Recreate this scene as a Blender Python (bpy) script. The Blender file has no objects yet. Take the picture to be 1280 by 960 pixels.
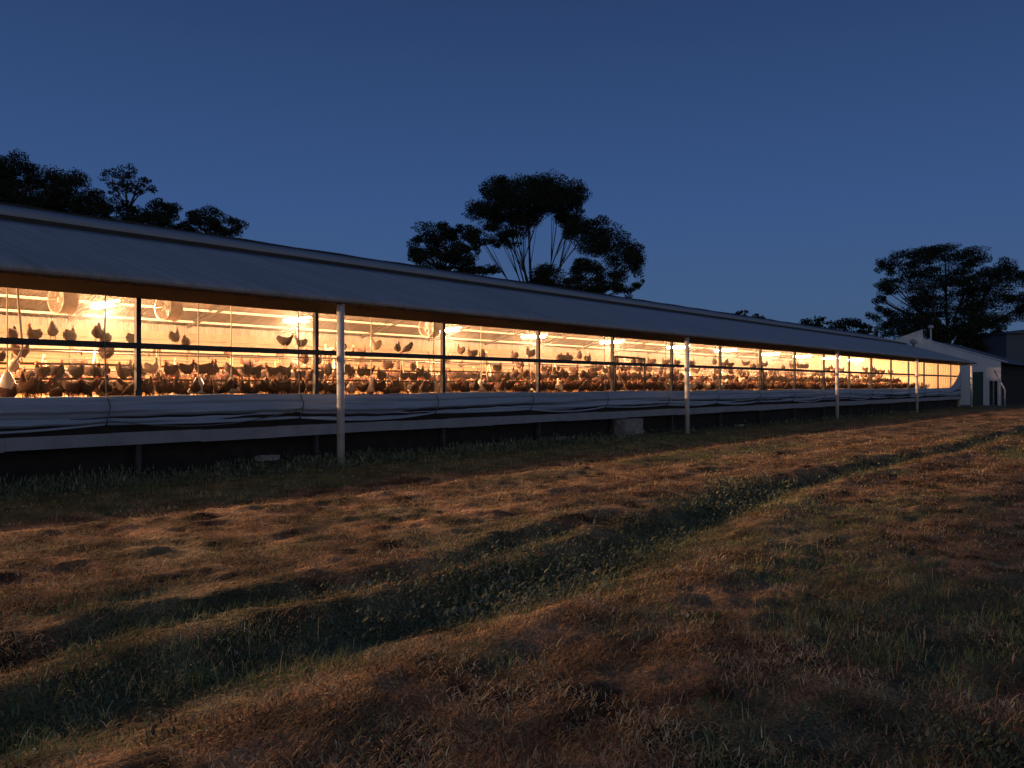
import bpy, bmesh, math, random
import numpy as np
from mathutils import Vector, Matrix
R = math.radians
rnd = random.Random(7)
rs = np.random.RandomState(11)
SC = bpy.context.scene
COL = SC.collection

# ------------------------------------------------------------------ camera
CAMH = 1.6
TH = R(39.9)                      # angle between the view axis and the shed's long axis (+X)
FPX = 1035.0                      # focal length in photograph pixels (1280 wide)
cd = bpy.data.cameras.new('camera'); cam = bpy.data.objects.new('camera', cd); COL.objects.link(cam)
cd.sensor_fit = 'HORIZONTAL'; cd.sensor_width = 36; cd.lens = 36 * FPX / 1280
cd.shift_y = 2 / 1280; cd.clip_end = 5000; cd.clip_start = 0.05
cam.location = (0, 0, CAMH)
cam.rotation_euler = (R(90), 0, TH - R(90))
SC.camera = cam
# ------------------------------------------------------------------ world (dusk, sun just below the horizon behind the camera)
w = bpy.data.worlds.new('World'); SC.world = w; w.use_nodes = True
wt = w.node_tree; wt.nodes.clear()
tcw = wt.nodes.new('ShaderNodeTexCoord'); spx = wt.nodes.new('ShaderNodeSeparateXYZ')
wt.links.new(tcw.outputs['Generated'], spx.inputs[0])
def wramp(stops):
    cr = wt.nodes.new('ShaderNodeValToRGB'); e = cr.color_ramp.elements
    e[0].position, e[0].color = stops[0][0], (*stops[0][1], 1); e[1].position, e[1].color = stops[-1][0], (*stops[-1][1], 1)
    for p_, c_ in stops[1:-1]: n_ = e.new(p_); n_.color = (*c_, 1)
    wt.links.new(spx.outputs['Z'], cr.inputs[0]); return cr
# dusk sky by elevation: the side ahead of the camera, and the afterglow side behind it
sky_a = wramp([(0.0, (.058, .105, .190)), (.10, (.052, .104, .220)), (.20, (.040, .091, .236)), (.42, (.0225, .053, .148)), (.8, (.016, .036, .10))])
sky_b = wramp([(0.0, (.40, .30, .26)), (.10, (.34, .32, .35)), (.25, (.23, .27, .36)), (.5, (.10, .14, .22)), (.8, (.02, .042, .11))])
az = wt.nodes.new('ShaderNodeVectorMath'); az.operation = 'DOT_PRODUCT'; az.inputs[1].default_value = (-math.cos(TH + .5), -math.sin(TH + .5), 0)
wt.links.new(tcw.outputs['Generated'], az.inputs[0])
azr = wt.nodes.new('ShaderNodeMapRange'); azr.interpolation_type = 'SMOOTHSTEP'; azr.inputs['From Min'].default_value = -0.1; azr.inputs['From Max'].default_value = 1.0
wt.links.new(az.outputs['Value'], azr.inputs['Value'])
mixs = wt.nodes.new('ShaderNodeMix'); mixs.data_type = 'RGBA'
wt.links.new(azr.outputs[0], mixs.inputs[0]); wt.links.new(sky_a.outputs[0], mixs.inputs[6]); wt.links.new(sky_b.outputs[0], mixs.inputs[7])
bgd = wt.nodes.new('ShaderNodeBackground'); bgd.inputs['Strength'].default_value = 1.0
wo = wt.nodes.new('ShaderNodeOutputWorld')
wt.links.new(mixs.outputs[2], bgd.inputs['Color']); wt.links.new(bgd.outputs[0], wo.inputs[0])
# last afterglow of the sunset, very weak and broad
sl = bpy.data.lights.new('afterglow', 'SUN'); sl.energy = 0.07; sl.angle = R(50); sl.color = (1.0, 0.93, 0.90)
so = bpy.data.objects.new('afterglow', sl); COL.objects.link(so); so.rotation_euler = (R(66), 0, TH - R(90) - R(28))
BLOOM = 0.004                       # density of an added air volume imitating lens bloom round the lamps
LAMP = 1100.0                      # watts of each shed lamp
SC.view_settings.view_transform = 'Standard'; SC.view_settings.look = 'None'
SC.view_settings.gamma = 1; SC.view_settings.exposure = 0.0; SC.view_settings.use_curve_mapping = False
cy = SC.cycles
cy.use_denoising = True; cy.max_bounces = 6; cy.diffuse_bounces = 4; cy.glossy_bounces = 2; cy.transparent_max_bounces = 8
cy.sample_clamp_indirect = 4.0; cy.caustics_reflective = False; cy.caustics_refractive = False
cy.use_light_tree = True

CT, ST = math.cos(TH), math.sin(TH)
def X_at(px, Y):
    t = (px - 640) / FPX
    return Y * (CT + ST * t) / (ST - CT * t)
def at_depth(px, py, D):
    lat = (px - 640) / FPX * D
    return Vector((CT * D + ST * lat, ST * D - CT * lat, CAMH + (482 - py) / FPX * D))
def px_of(X, Y):
    D = CT * X + ST * Y
    return 640 + FPX * (ST * X - CT * Y) / max(D, 0.1)

# ------------------------------------------------------------------ materials
def lnk(nt, a, b): nt.links.new(a, b)
def mat(name, col, rough=0.7, metal=0.0, vary=0.25, scale=3.0, bump=0.0, bscale=40.0, stretch=(1, 1, 1), spec=0.3, col2=None, objrand=0.0, coords='Object'):
    m = bpy.data.materials.new(name); m.use_nodes = True; nt = m.node_tree; p = nt.nodes['Principled BSDF']
    p.inputs['Roughness'].default_value = rough; p.inputs['Metallic'].default_value = metal
    p.inputs['Specular IOR Level'].default_value = spec
    tc = nt.nodes.new('ShaderNodeTexCoord'); mp = nt.nodes.new('ShaderNodeMapping'); mp.inputs['Scale'].default_value = stretch
    lnk(nt, tc.outputs[coords], mp.inputs[0])
    n = nt.nodes.new('ShaderNodeTexNoise'); n.inputs['Scale'].default_value = scale; n.inputs['Detail'].default_value = 6; n.inputs['Roughness'].default_value = 0.65
    lnk(nt, mp.outputs[0], n.inputs['Vector'])
    cr = nt.nodes.new('ShaderNodeValToRGB'); cr.color_ramp.elements[0].position = 0.3; cr.color_ramp.elements[1].position = 0.7
    c2 = col2 or tuple(c * (1 - vary) for c in col)
    cr.color_ramp.elements[0].color = (*c2, 1); cr.color_ramp.elements[1].color = (*col, 1)
    lnk(nt, n.outputs['Fac'], cr.inputs[0])
    out = cr.outputs[0]
    if objrand:
        oi = nt.nodes.new('ShaderNodeObjectInfo'); mr = nt.nodes.new('ShaderNodeMapRange')
        mr.inputs['To Min'].default_value = 1 - objrand; mr.inputs['To Max'].default_value = 1 + objrand
        lnk(nt, oi.outputs['Random'], mr.inputs['Value'])
        hs = nt.nodes.new('ShaderNodeHueSaturation'); lnk(nt, mr.outputs[0], hs.inputs['Value']); lnk(nt, out, hs.inputs['Color']); out = hs.outputs[0]
    lnk(nt, out, p.inputs['Base Color'])
    if bump:
        n2 = nt.nodes.new('ShaderNodeTexNoise'); n2.inputs['Scale'].default_value = bscale; n2.inputs['Detail'].default_value = 4
        lnk(nt, mp.outputs[0], n2.inputs['Vector'])
        b = nt.nodes.new('ShaderNodeBump'); b.inputs['Strength'].default_value = bump; b.inputs['Distance'].default_value = 0.03
        lnk(nt, n2.outputs['Fac'], b.inputs['Height']); lnk(nt, b.outputs[0], p.inputs['Normal'])
    return m
def wave_bump(m, scale, direction='X', strength=0.6, dist=0.02):
    nt = m.node_tree; p = nt.nodes['Principled BSDF']
    tc = nt.nodes.new('ShaderNodeTexCoord'); wv = nt.nodes.new('ShaderNodeTexWave'); wv.bands_direction = direction
    wv.inputs['Scale'].default_value = scale; lnk(nt, tc.outputs['Object'], wv.inputs['Vector'])
    b = nt.nodes.new('ShaderNodeBump'); b.inputs['Strength'].default_value = strength; b.inputs['Distance'].default_value = dist
    lnk(nt, wv.outputs['Fac'], b.inputs['Height']); lnk(nt, b.outputs[0], p.inputs['Normal'])
    return m
def attr_mat(name, rough=0.85, trans=0.0):
    m = bpy.data.materials.new(name); m.use_nodes = True; nt = m.node_tree; p = nt.nodes['Principled BSDF']
    a = nt.nodes.new('ShaderNodeAttribute'); a.attribute_name = 'Col'
    lnk(nt, a.outputs['Color'], p.inputs['Base Color']); p.inputs['Roughness'].default_value = rough
    p.inputs['Specular IOR Level'].default_value = 0.12
    return m
def emit_mat(name, col, s):
    m = bpy.data.materials.new(name); m.use_nodes = True; nt = m.node_tree; p = nt.nodes['Principled BSDF']
    p.inputs['Base Color'].default_value = (0.9, 0.9, 0.85, 1)
    p.inputs['Emission Color'].default_value = (*col, 1); p.inputs['Emission Strength'].default_value = s
    return m

M = {}
M['roof'] = wave_bump(mat('roof_sheet', (0.35, 0.36, 0.37), 0.55, 0.0, 0.22, 0.9, stretch=(1, .25, .25)), 4.2, 'X', 0.12, 0.02)
M['ceiling'] = wave_bump(mat('ceiling_sheet', (0.27, 0.205, 0.15), 0.5, 0.0, 0.6, 1.3, stretch=(2.5, .3, .3)), 3.3, 'X', 0.8, 0.03)
nt = M['roof'].node_tree; pr_ = nt.nodes['Principled BSDF']; old = pr_.inputs['Base Color'].links[0].from_socket
tc_ = nt.nodes.new('ShaderNodeTexCoord'); mp_ = nt.nodes.new('ShaderNodeMapping'); mp_.inputs['Scale'].default_value = (3.5, .12, .12); n_ = nt.nodes.new('ShaderNodeTexNoise'); n_.inputs['Scale'].default_value = 2.2; n_.inputs['Detail'].default_value = 5
lnk(nt, tc_.outputs['Object'], mp_.inputs[0]); lnk(nt, mp_.outputs[0], n_.inputs['Vector']); r_ = nt.nodes.new('ShaderNodeMapRange'); r_.inputs['From Min'].default_value = .35; r_.inputs['From Max'].default_value = .65; r_.inputs['To Min'].default_value = .84; r_.inputs['To Max'].default_value = 1.08; lnk(nt, n_.outputs['Fac'], r_.inputs['Value'])
h_ = nt.nodes.new('ShaderNodeHueSaturation'); lnk(nt, old, h_.inputs['Color']); lnk(nt, r_.outputs[0], h_.inputs['Value']); lnk(nt, h_.outputs[0], pr_.inputs['Base Color'])
M['cap'] = mat('ridge_cap_sheet', (0.33, 0.33, 0.33), 0.6, 0, 0.2, 1.5)
M['dark'] = mat('dark_steel', (0.05, 0.045, 0.04), 0.6, 0, 0.4, 6)
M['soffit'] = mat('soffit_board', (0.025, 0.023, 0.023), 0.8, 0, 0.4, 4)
M['truss'] = mat('truss_steel', (0.10, 0.075, 0.055), 0.6, 0, 0.3, 8)
M['purlin'] = mat('purlin_steel', (0.60, 0.50, 0.38), 0.5, 0, 0.3, 8)
M['rail'] = mat('dark_rail', (0.075, 0.07, 0.07), 0.6, 0, 0.5, 5)
M['post'] = mat('white_painted_post', (0.62, 0.64, 0.66), 0.45, 0, 0.0, 5, 0.15, 30, col2=(0.38, 0.36, 0.34), stretch=(1, 1, .5))
M['tarp'] = mat('grey_white_tarpaulin', (0.34, 0.43, 0.55), 0.5, 0, 0.28, 1.2, 0.25, 8, stretch=(.35, 1, 3))
M['strip'] = mat('pale_wall_strip', (0.29, 0.32, 0.36), 0.7, 0, 0.3, 1.5, 0.2, 20)
M['void_shade'] = mat('void_shade_black', (0.03, 0.027, 0.024), 0.9, 0, 0.5, 3)  # flat black standing in for the shade of open, unlit voids
M['floor'] = mat('litter_floor', (0.30, 0.19, 0.11), 0.9, 0, 0.5, 5, 0.5, 30)
M['farcurtain'] = mat('orange_cream_curtain', (0.42, 0.215, 0.11), 0.8, 0, 0.12, 0.8)
M['whiteboard'] = mat('white_board', (0.42, 0.33, 0.24), 0.6, 0, 0.15, 2)
M['brownboard'] = mat('brown_board', (0.30, 0.19, 0.12), 0.8, 0, 0.4, 3)
M['endwall'] = wave_bump(mat('cream_end_wall', (0.70, 0.54, 0.36), 0.7, 0, 0.25, 1.2, stretch=(1, 2, .3)), 2.6, 'Y', 0.8, 0.04)
M['whitewall'] = wave_bump(mat('white_corrugated_wall', (0.74, 0.78, 0.80), 0.6, 0, 0.18, 0.8, stretch=(1, 1, .3)), 2.6, 'Y', 0.7, 0.03)
M['green'] = mat('dark_green_paint', (0.05, 0.10, 0.08), 0.6, 0, 0.3, 5)
M['slate'] = wave_bump(mat('slate_grey_sheet', (0.10, 0.12, 0.14), 0.7, 0, 0.2, 0.6), 2.0, 'Y', 0.6, 0.03)
M['concrete'] = mat('concrete', (0.32, 0.31, 0.29), 0.9, 0, 0.45, 6, 0.4, 40)
M['plastic'] = mat('cream_plastic', (0.80, 0.72, 0.58), 0.35, 0, 0.1, 5)
M['fanmetal'] = mat('fan_galvanised_metal', (0.50, 0.42, 0.33), 0.5, 0.0, 0.3, 6)
M['rope'] = mat('dark_rope', (0.14, 0.15, 0.16), 0.9, 0, 0.3, 30)
M['palerope'] = mat('pale_rope', (0.75, 0.66, 0.52), 0.9, 0, 0.2, 30)
M['perch'] = mat('pale_timber_perch', (0.62, 0.47, 0.32), 0.7, 0, 0.3, 8)
M['feather'] = mat('brown_feathers', (0.10, 0.040, 0.022), 0.85, 0, 0.5, 14, 0.5, 60, objrand=0.45)
M['litfeather'] = mat('bright_lit_feathers', (0.78, 0.62, 0.42), 0.85, 0, 0.25, 14, 0.4, 60, objrand=0.1)  # pale tone put in for hens brightly lit by the lamps
M['comb'] = mat('red_comb', (0.45, 0.03, 0.02), 0.6, 0, 0.2, 20)
M['leg'] = mat('yellow_leg_skin', (0.55, 0.33, 0.10), 0.6, 0, 0.2, 20)
M['bark'] = mat('gum_bark', (0.07, 0.062, 0.056), 0.9, 0, 0.4, 2)
M['leaf'] = attr_mat('gum_leaf', 0.7)
M['grass'] = attr_mat('grass_blade', 0.9)
M['tube'] = emit_mat('lit_tube', (1.0, 0.56, 0.28), 330.0)
M['tube_dim'] = emit_mat('lit_tube_dim', (1.0, 0.56, 0.28), 200.0)
if BLOOM:
    dm = bpy.data.materials.new('bloom_air'); dm.use_nodes = True; dn = dm.node_tree; dn.nodes.remove(dn.nodes['Principled BSDF'])
    pv = dn.nodes.new('ShaderNodeVolumePrincipled'); pv.inputs['Density'].default_value = BLOOM; pv.inputs['Anisotropy'].default_value = .68; pv.inputs['Color'].default_value = (.95, .9, .82, 1)
    dn.links.new(pv.outputs[0], dn.nodes['Material Output'].inputs['Volume'])
M['reflector'] = mat('white_enamel', (0.85, 0.82, 0.75), 0.4, 0, 0.05, 5)

# ------------------------------------------------------------------ mesh helpers
class MB:
    def __init__(s): s.v = []; s.f = []; s.mi = []; s.sm = []
    def add(s, vs, fs, mi=0, smooth=False):
        o = len(s.v); s.v += [tuple(v) for v in vs]
        for f in fs: s.f.append(tuple(i + o for i in f)); s.mi.append(mi); s.sm.append(smooth)
    def box(s, x0, x1, y0, y1, z0, z1, mi=0):
        s.add([(x0, y0, z0), (x1, y0, z0), (x1, y1, z0), (x0, y1, z0), (x0, y0, z1), (x1, y0, z1), (x1, y1, z1), (x0, y1, z1)],
              [(0, 3, 2, 1), (4, 5, 6, 7), (0, 1, 5, 4), (1, 2, 6, 5), (2, 3, 7, 6), (3, 0, 4, 7)], mi)
    def prism(s, poly, x0, x1, axis='X', mi=0):
        # poly is a list of (a, b) in the plane normal to the axis
        n = len(poly); vs = []
        for c in (x0, x1):
            for a, b in poly: vs.append((c, a, b) if axis == 'X' else (a, c, b) if axis == 'Y' else (a, b, c))
        fs = [tuple(range(n - 1, -1, -1)), tuple(range(n, 2 * n))] + [(i, (i + 1) % n, n + (i + 1) % n, n + i) for i in range(n)]
        s.add(vs, fs, mi)
    def tube(s, pts, r, n=8, mi=0, cap=True):
        pts = [Vector(p) for p in pts]; rr = r if isinstance(r, (list, tuple)) else [r] * len(pts)
        vs = []; prev = None
        for i, p in enumerate(pts):
            d = (pts[min(i + 1, len(pts) - 1)] - pts[max(i - 1, 0)]).normalized()
            up = Vector((0, 0, 1)) if abs(d.z) < 0.9 else Vector((1, 0, 0))
            if prev is not None: up = prev
            a = d.cross(up).normalized(); b = a.cross(d).normalized(); prev = b
            for k in range(n):
                t = 2 * math.pi * k / n; vs.append(p + (a * math.cos(t) + b * math.sin(t)) * rr[i])
        fs = [(i * n + k, i * n + (k + 1) % n, (i + 1) * n + (k + 1) % n, (i + 1) * n + k) for i in range(len(pts) - 1) for k in range(n)]
        if cap: fs += [tuple(range(n - 1, -1, -1)), tuple(range((len(pts) - 1) * n, len(pts) * n))]
        s.add(vs, fs, mi, True)
    def lathe(s, prof, c=(0, 0, 0), n=20, mi=0):
        vs = [(c[0] + r * math.cos(2 * math.pi * k / n), c[1] + r * math.sin(2 * math.pi * k / n), c[2] + z) for r, z in prof for k in range(n)]
        fs = [(i * n + k, i * n + (k + 1) % n, (i + 1) * n + (k + 1) % n, (i + 1) * n + k) for i in range(len(prof) - 1) for k in range(n)]
        s.add(vs, fs, mi, True)
    def mesh(s, name, mats):
        me = bpy.data.meshes.new(name); me.from_pydata(s.v, [], s.f)
        for m in (mats if isinstance(mats, list) else [mats]): me.materials.append(m)
        me.polygons.foreach_set('material_index', s.mi); me.polygons.foreach_set('use_smooth', s.sm); me.update()
        return me
    def build(s, name, mats, parent=None, loc=None):
        o = bpy.data.objects.new(name, s.mesh(name, mats)); COL.objects.link(o)
        if parent is not None: o.parent = parent
        if loc: o.location = loc
        return o
def tag(o, label=None, cat=None, group=None, kind=None):
    if label: o['label'] = label
    if cat: o['category'] = cat
    if group: o['group'] = group
    if kind: o['kind'] = kind
    return o
def empty(name, loc=(0, 0, 0), rz=0, **k):
    o = bpy.data.objects.new(name, None); COL.objects.link(o); o.location = loc; o.rotation_euler[2] = rz
    o.empty_display_size = 0.2
    return tag(o, **k)
def copy_tree(o, parent=None):
    c = o.copy(); COL.objects.link(c); c.parent = parent
    for ch in list(o.children): copy_tree(ch, c)
    return c
def np_mesh(name, V, F, mats, colors=None, smooth=False):
    """V (n,3) float, F (m,k) int with k = 3 or 4, colors (n,3) per vertex"""
    me = bpy.data.meshes.new(name); k = F.shape[1]
    me.vertices.add(len(V)); me.vertices.foreach_set('co', V.astype(np.float32).ravel())
    me.loops.add(F.size); me.loops.foreach_set('vertex_index', F.astype(np.int32).ravel())
    me.polygons.add(len(F)); me.polygons.foreach_set('loop_start', np.arange(0, F.size, k, dtype=np.int32))
    if smooth: me.polygons.foreach_set('use_smooth', np.ones(len(F), dtype=bool))
    if colors is not None:
        a = me.attributes.new('Col', 'FLOAT_COLOR', 'POINT'); c = np.ones((len(V), 4), np.float32); c[:, :3] = colors; a.data.foreach_set('color', c.ravel())
    for m in (mats if isinstance(mats, list) else [mats]): me.materials.append(m)
    me.update(calc_edges=True)
    return me
def np_obj(name, me, parent=None):
    o = bpy.data.objects.new(name, me); COL.objects.link(o)
    if parent is not None: o.parent = parent
    return o
# value noise
_perm = np.random.RandomState(3).rand(256, 256)
def vnoise(x, y):
    xi = np.floor(x).astype(int); yi = np.floor(y).astype(int); fx = x - xi; fy = y - yi
    fx = fx * fx * (3 - 2 * fx); fy = fy * fy * (3 - 2 * fy)
    a = _perm[xi % 256, yi % 256]; b = _perm[(xi + 1) % 256, yi % 256]; c = _perm[xi % 256, (yi + 1) % 256]; d = _perm[(xi + 1) % 256, (yi + 1) % 256]
    return (a * (1 - fx) + b * fx) * (1 - fy) + (c * (1 - fx) + d * fx) * fy - 0.5
def fbm(x, y, f, octs=3):
    s = 0; a = 1
    for i in range(octs): s = s + a * vnoise(x * f + 17.3 * i, y * f + 5.1 * i); f *= 2.03; a *= 0.5
    return s

# ------------------------------------------------------------------ ground
def ditch_c(X): return 4.35 + 0.75 * np.exp(-((X - 13) / 5.0) ** 2) + 0.55 / (1 + np.exp(-(X - 16) / 2.)) + 0.10 * np.sin(X * 0.7)
def smooth(a, b, x):
    t = np.clip((x - a) / (b - a), 0, 1); return t * t * (3 - 2 * t)
def height(X, Y):
    c = ditch_c(X); d = Y - c + .35 * fbm(X, Y, .7, 3)
    wid = 1.0 - 0.45 * smooth(8, 16, X)
    ditch = -(0.17 - 0.02 * smooth(8, 20, X)) * (.55 + .45 * smooth(1, 5, X)) * np.exp(-np.abs(d / (0.52 * wid)) ** 2.2)
    lip = 0.04 * np.exp(-((d - 1.25 * wid) / 0.28) ** 2) + 0.05 * np.exp(-((d + 1.15 * wid) / 0.3) ** 2)
    hump = 0.05 * np.exp(-((d - 0.55) / 0.22) ** 2) * (1 - smooth(5, 8, X))
    cut = -0.08 * np.exp(-((d - 0.98) / 0.16) ** 2) * (1 - smooth(6, 10, X))
    rut = -0.05 * np.exp(-((Y - 7.3 - 0.25 * np.sin(X * .35)) / 0.25) ** 2) + 0.05 * np.exp(-((Y - 9.2 - 0.2 * np.sin(X * .3 + 1)) / 0.35) ** 2)
    near = np.exp(-((X - 6) ** 2 + (Y - 4) ** 2) / 900)
    shed = smooth(11.5, 13.0, Y)
    wid_n = 1 + 0.6 * vnoise(X * .8, Y * .8)
    n = (0.05 * fbm(X * .5, Y, 0.45, 3) + 0.036 * fbm(X * .38 + Y * .1, Y, 1.7, 3) * wid_n + 0.042 * fbm(X * .7, Y, 6.0, 3) + 0.03 * np.clip(fbm(X * .8 + 5, Y + 9, 4.5, 2) - .1, 0, 1)) * (0.35 + 0.65 * near) * (1 - 0.7 * shed)
    far = np.clip((np.hypot(X, Y) - 120) / 400, 0, 1)
    return (ditch + lip + hump + cut + rut) * np.where((X > -14) & (X < 90), 1, 0) + n * (1 - far)
def axis(lo, hi, step, far, g=1.09):
    core = np.arange(lo, hi + 1e-6, step); up = []; x = hi; s = step
    while x < far: s *= g; x += s; up.append(x)
    dn = []; x = lo; s = step
    while x > -far: s *= g; x -= s; dn.append(x)
    return np.array(dn[::-1] + list(core) + up)
ax = axis(-0.5, 14, 0.05, 2200, 1.035); ay = axis(-1.5, 9.5, 0.05, 2200, 1.045)
GX, GY = np.meshgrid(ax, ay, indexing='ij'); GZ = height(GX, GY)
nx, ny = GX.shape; idx = np.arange(nx * ny).reshape(nx, ny)
F = np.stack([idx[:-1, :-1], idx[1:, :-1], idx[1:, 1:], idx[:-1, 1:]], -1).reshape(-1, 4)
# ground cover zones: 0 bare/brown thatch .. 1 green
def greenness(X, Y):
    d = Y - ditch_c(X); wid = 1.0 - 0.45 * smooth(8, 16, X)
    g = np.exp(-np.abs(d / (0.72 * wid)) ** 3)                                  # weeds in the ditch
    g = np.maximum(g, smooth(9.9, 10.9, Y + 0.8 * fbm(X, Y, 0.5, 2)))            # strip by the shed
    g = np.maximum(g, smooth(0.02, 0.35, fbm(X + 9, Y * 1.2, 0.55, 3) - 0.02 + 0.35 * smooth(2.2, 0.6, Y)) * smooth(3.6, 2.6, Y) * 0.9)
    g = np.maximum(g, 0.75 * smooth(0.03, 0.28, fbm(X * .7 + 40, Y, 0.9, 3)) * smooth(7.5, 5.5, Y) + .5 * smooth(.15, .35, fbm(X * .5 + 40, Y, 0.9, 2)) * smooth(5.5, 7.5, Y))
    g = np.maximum(g, 0.8 * smooth(0.9, 0.2, np.abs(Y - (9.0 + 0.5 * np.sin(X * .23)) ) ) * smooth(-.05, .2, fbm(X, Y, .25, 2)) * smooth(10, 14, X) * smooth(30, 20, X))
    return np.clip(g, 0, 1)
gg = greenness(GX, GY)[..., None]
nn = (0.5 + fbm(GX, GY, 3.1, 3))[..., None]
gc = (1 - gg) * (np.array([.21, .125, .065]) * np.clip(-.1 + 1.9 * nn, .2, 2)) + gg * (np.array([.09, .095, .05]) * (0.6 + 0.8 * nn))
gm = attr_mat('earth_and_thatch', 0.95)
nt = gm.node_tree; p = nt.nodes['Principled BSDF']
tcn = nt.nodes.new('ShaderNodeTexCoord'); nz = nt.nodes.new('ShaderNodeTexNoise'); nz.inputs['Scale'].default_value = 22; nz.inputs['Detail'].default_value = 6
lnk(nt, tcn.outputs['Object'], nz.inputs['Vector']); bp = nt.nodes.new('ShaderNodeBump'); bp.inputs['Distance'].default_value = .05; bp.inputs['Strength'].default_value = .8
lnk(nt, nz.outputs['Fac'], bp.inputs['Height']); lnk(nt, bp.outputs[0], p.inputs['Normal'])
nz3 = nt.nodes.new('ShaderNodeTexNoise'); nz3.inputs['Scale'].default_value = 55; nz3.inputs['Detail'].default_value = 8; nz3.inputs['Roughness'].default_value = .75
lnk(nt, tcn.outputs['Object'], nz3.inputs['Vector']); mr3 = nt.nodes.new('ShaderNodeMapRange'); mr3.inputs['From Min'].default_value = .36; mr3.inputs['From Max'].default_value = .66; mr3.inputs['To Min'].default_value = .25; mr3.inputs['To Max'].default_value = 2.0
lnk(nt, nz3.outputs['Fac'], mr3.inputs['Value']); hs3 = nt.nodes.new('ShaderNodeHueSaturation'); oldc = p.inputs['Base Color'].links[0].from_socket
lnk(nt, oldc, hs3.inputs['Color']); lnk(nt, mr3.outputs[0], hs3.inputs['Value']); lnk(nt, hs3.outputs[0], p.inputs['Base Color'])
g = np_obj('ground', np_mesh('ground', np.stack([GX, GY, GZ], -1).reshape(-1, 3), F, gm, np.clip(gc, .004, 1).reshape(-1, 3), True))
tag(g, 'mown brown and green paddock ground with a shallow ditch', kind='structure')

# blades ------------------------------------------------------------
def blades(name, label, cat, n_target, pick, lens, widths, tilt, cols, seed, tuft=6, spread=.05, rise=0.0):
    """curved grass blades: pick(X, Y) is a probability; lengths, widths, tilt (rad) are ranges; cols a list of base colours"""
    r = np.random.RandomState(seed)
    # candidate tuft centres spread so that the near ground is denser
    N = n_target
    D = 2.2 * (75 / 2.2) ** r.rand(N) ; D = np.where(r.rand(N) < .5, D, 2.2 + (26 - 2.2) * r.rand(N) ** 1.6)
    lat = (r.rand(N) * 2 - 1) * 0.80 * (D + 1.0)
    X = CT * D + ST * lat; Y = ST * D - CT * lat
    keep = (r.rand(N) < pick(X, Y)) & (Y < 14.3) & (Y > -12) & (X > -6)
    X, Y, D = X[keep], Y[keep], D[keep]
    X = np.repeat(X, tuft); Y = np.repeat(Y, tuft); D = np.repeat(D, tuft); n = len(X)
    sc = np.clip(D / 9, 1, 3.0)
    X = X + r.randn(n) * spread * sc; Y = Y + r.randn(n) * spread * sc
    tone = np.repeat(np.clip(.55 * r.rand(n // tuft) + .22 + .75 * fbm(X[::tuft], Y[::tuft], 2.6, 3), 0, 1), tuft)
    L = (lens[0] + (lens[1] - lens[0]) * r.rand(n) ** 1.5) * (0.9 + .12 * sc); W = (widths[0] + (widths[1] - widths[0]) * r.rand(n)) * sc
    az = r.rand(n) * 2 * math.pi; ti = tilt[0] + (tilt[1] - tilt[0]) * r.rand(n)
    dx, dy = np.cos(az), np.sin(az); sx, sy = -dy, dx
    Z = height(X, Y) - 0.004 + r.rand(n) * (.012 + rise * np.repeat(r.rand(n // tuft), tuft))
    base = np.stack([X, Y, Z], -1); side = np.stack([sx, sy, np.zeros(n)], -1) * W[:, None] / 2
    t1 = ti * 0.7; t2 = ti * 1.25
    m1 = base + np.stack([dx * np.sin(t1), dy * np.sin(t1), np.cos(t1)], -1) * (L * .5)[:, None]
    top = m1 + np.stack([dx * np.sin(t2), dy * np.sin(t2), np.cos(t2)], -1) * (L * .5)[:, None]
    top[:, 2] = np.maximum(top[:, 2], Z + .006)
    V = np.stack([base - side, base + side, m1 + side * .8, m1 - side * .8, top + side * .15, top - side * .15], 1).reshape(-1, 3)
    o = np.arange(n)[:, None] * 6
    Fq = np.concatenate([o + np.array([0, 1, 2, 3]), o + np.array([3, 2, 4, 5])], 1).reshape(-1, 4)
    C = np.array(cols); ci = np.clip((tone * len(C) + r.randn(n) * .5).astype(int), 0, len(C) - 1)
    c = C[ci] * (0.6 + 0.8 * r.rand(n))[:, None]
    c = np.repeat(np.clip(c, .004, .8), 6, 0)
    ob = np_obj(name, np_mesh(name, V, Fq, M['grass'], c)); tag(ob, label, cat, kind='stuff')
    return n
straw_cols = [(.15, .085, .045), (.27, .155, .075), (.40, .25, .12), (.54, .36, .18), (.72, .54, .30)]
green_cols = [(.08, .12, .05), (.13, .185, .07), (.185, .25, .09), (.27, .31, .12), (.40, .38, .17)]
weed_cols = [(.08, .10, .06), (.11, .135, .08), (.16, .18, .11), (.22, .235, .15)]
def p_straw(X, Y):
    return (1 - greenness(X, Y) * .85) * np.clip(.68 + 1.5 * fbm(X * .6, Y, 2.2, 3), .12, 1)
def p_green(X, Y):
    return np.clip(greenness(X, Y) * np.clip(.6 + 1.8 * fbm(X + 3, Y, 1.5, 2), .06, 1) + .04, 0, 1)
def p_weed(X, Y):
    d = np.abs(Y - ditch_c(X)); wid = 1.0 - 0.45 * smooth(8, 16, X)
    a = np.exp(-(d / (.8 * wid)) ** 4) * smooth(-.02, .2, fbm(X + 7, Y, 1.0, 2)) * smooth(1.5, 5, X)
    b = .6 * smooth(11.8, 13.2, Y)
    c = .8 * smooth(.12, .3, fbm(X + 21, Y + 2, .8, 2)) * smooth(2.6, 1.8, Y)
    return np.clip(a + b + c, 0, 1)
nb = blades('dry_grass', 'mown dry brown grass lying over the paddock', 'dry grass', 98000, p_straw, (.02, .075), (.003, .0065), (.75, 1.5), straw_cols, 1, 6, .045, .03)
nb += blades('green_grass', 'short dark green grass in patches and beside the shed', 'grass', 60000, p_green, (.025, .095), (.0025, .005), (.25, 1.2), green_cols, 2, 6, .04, .02)
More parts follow.
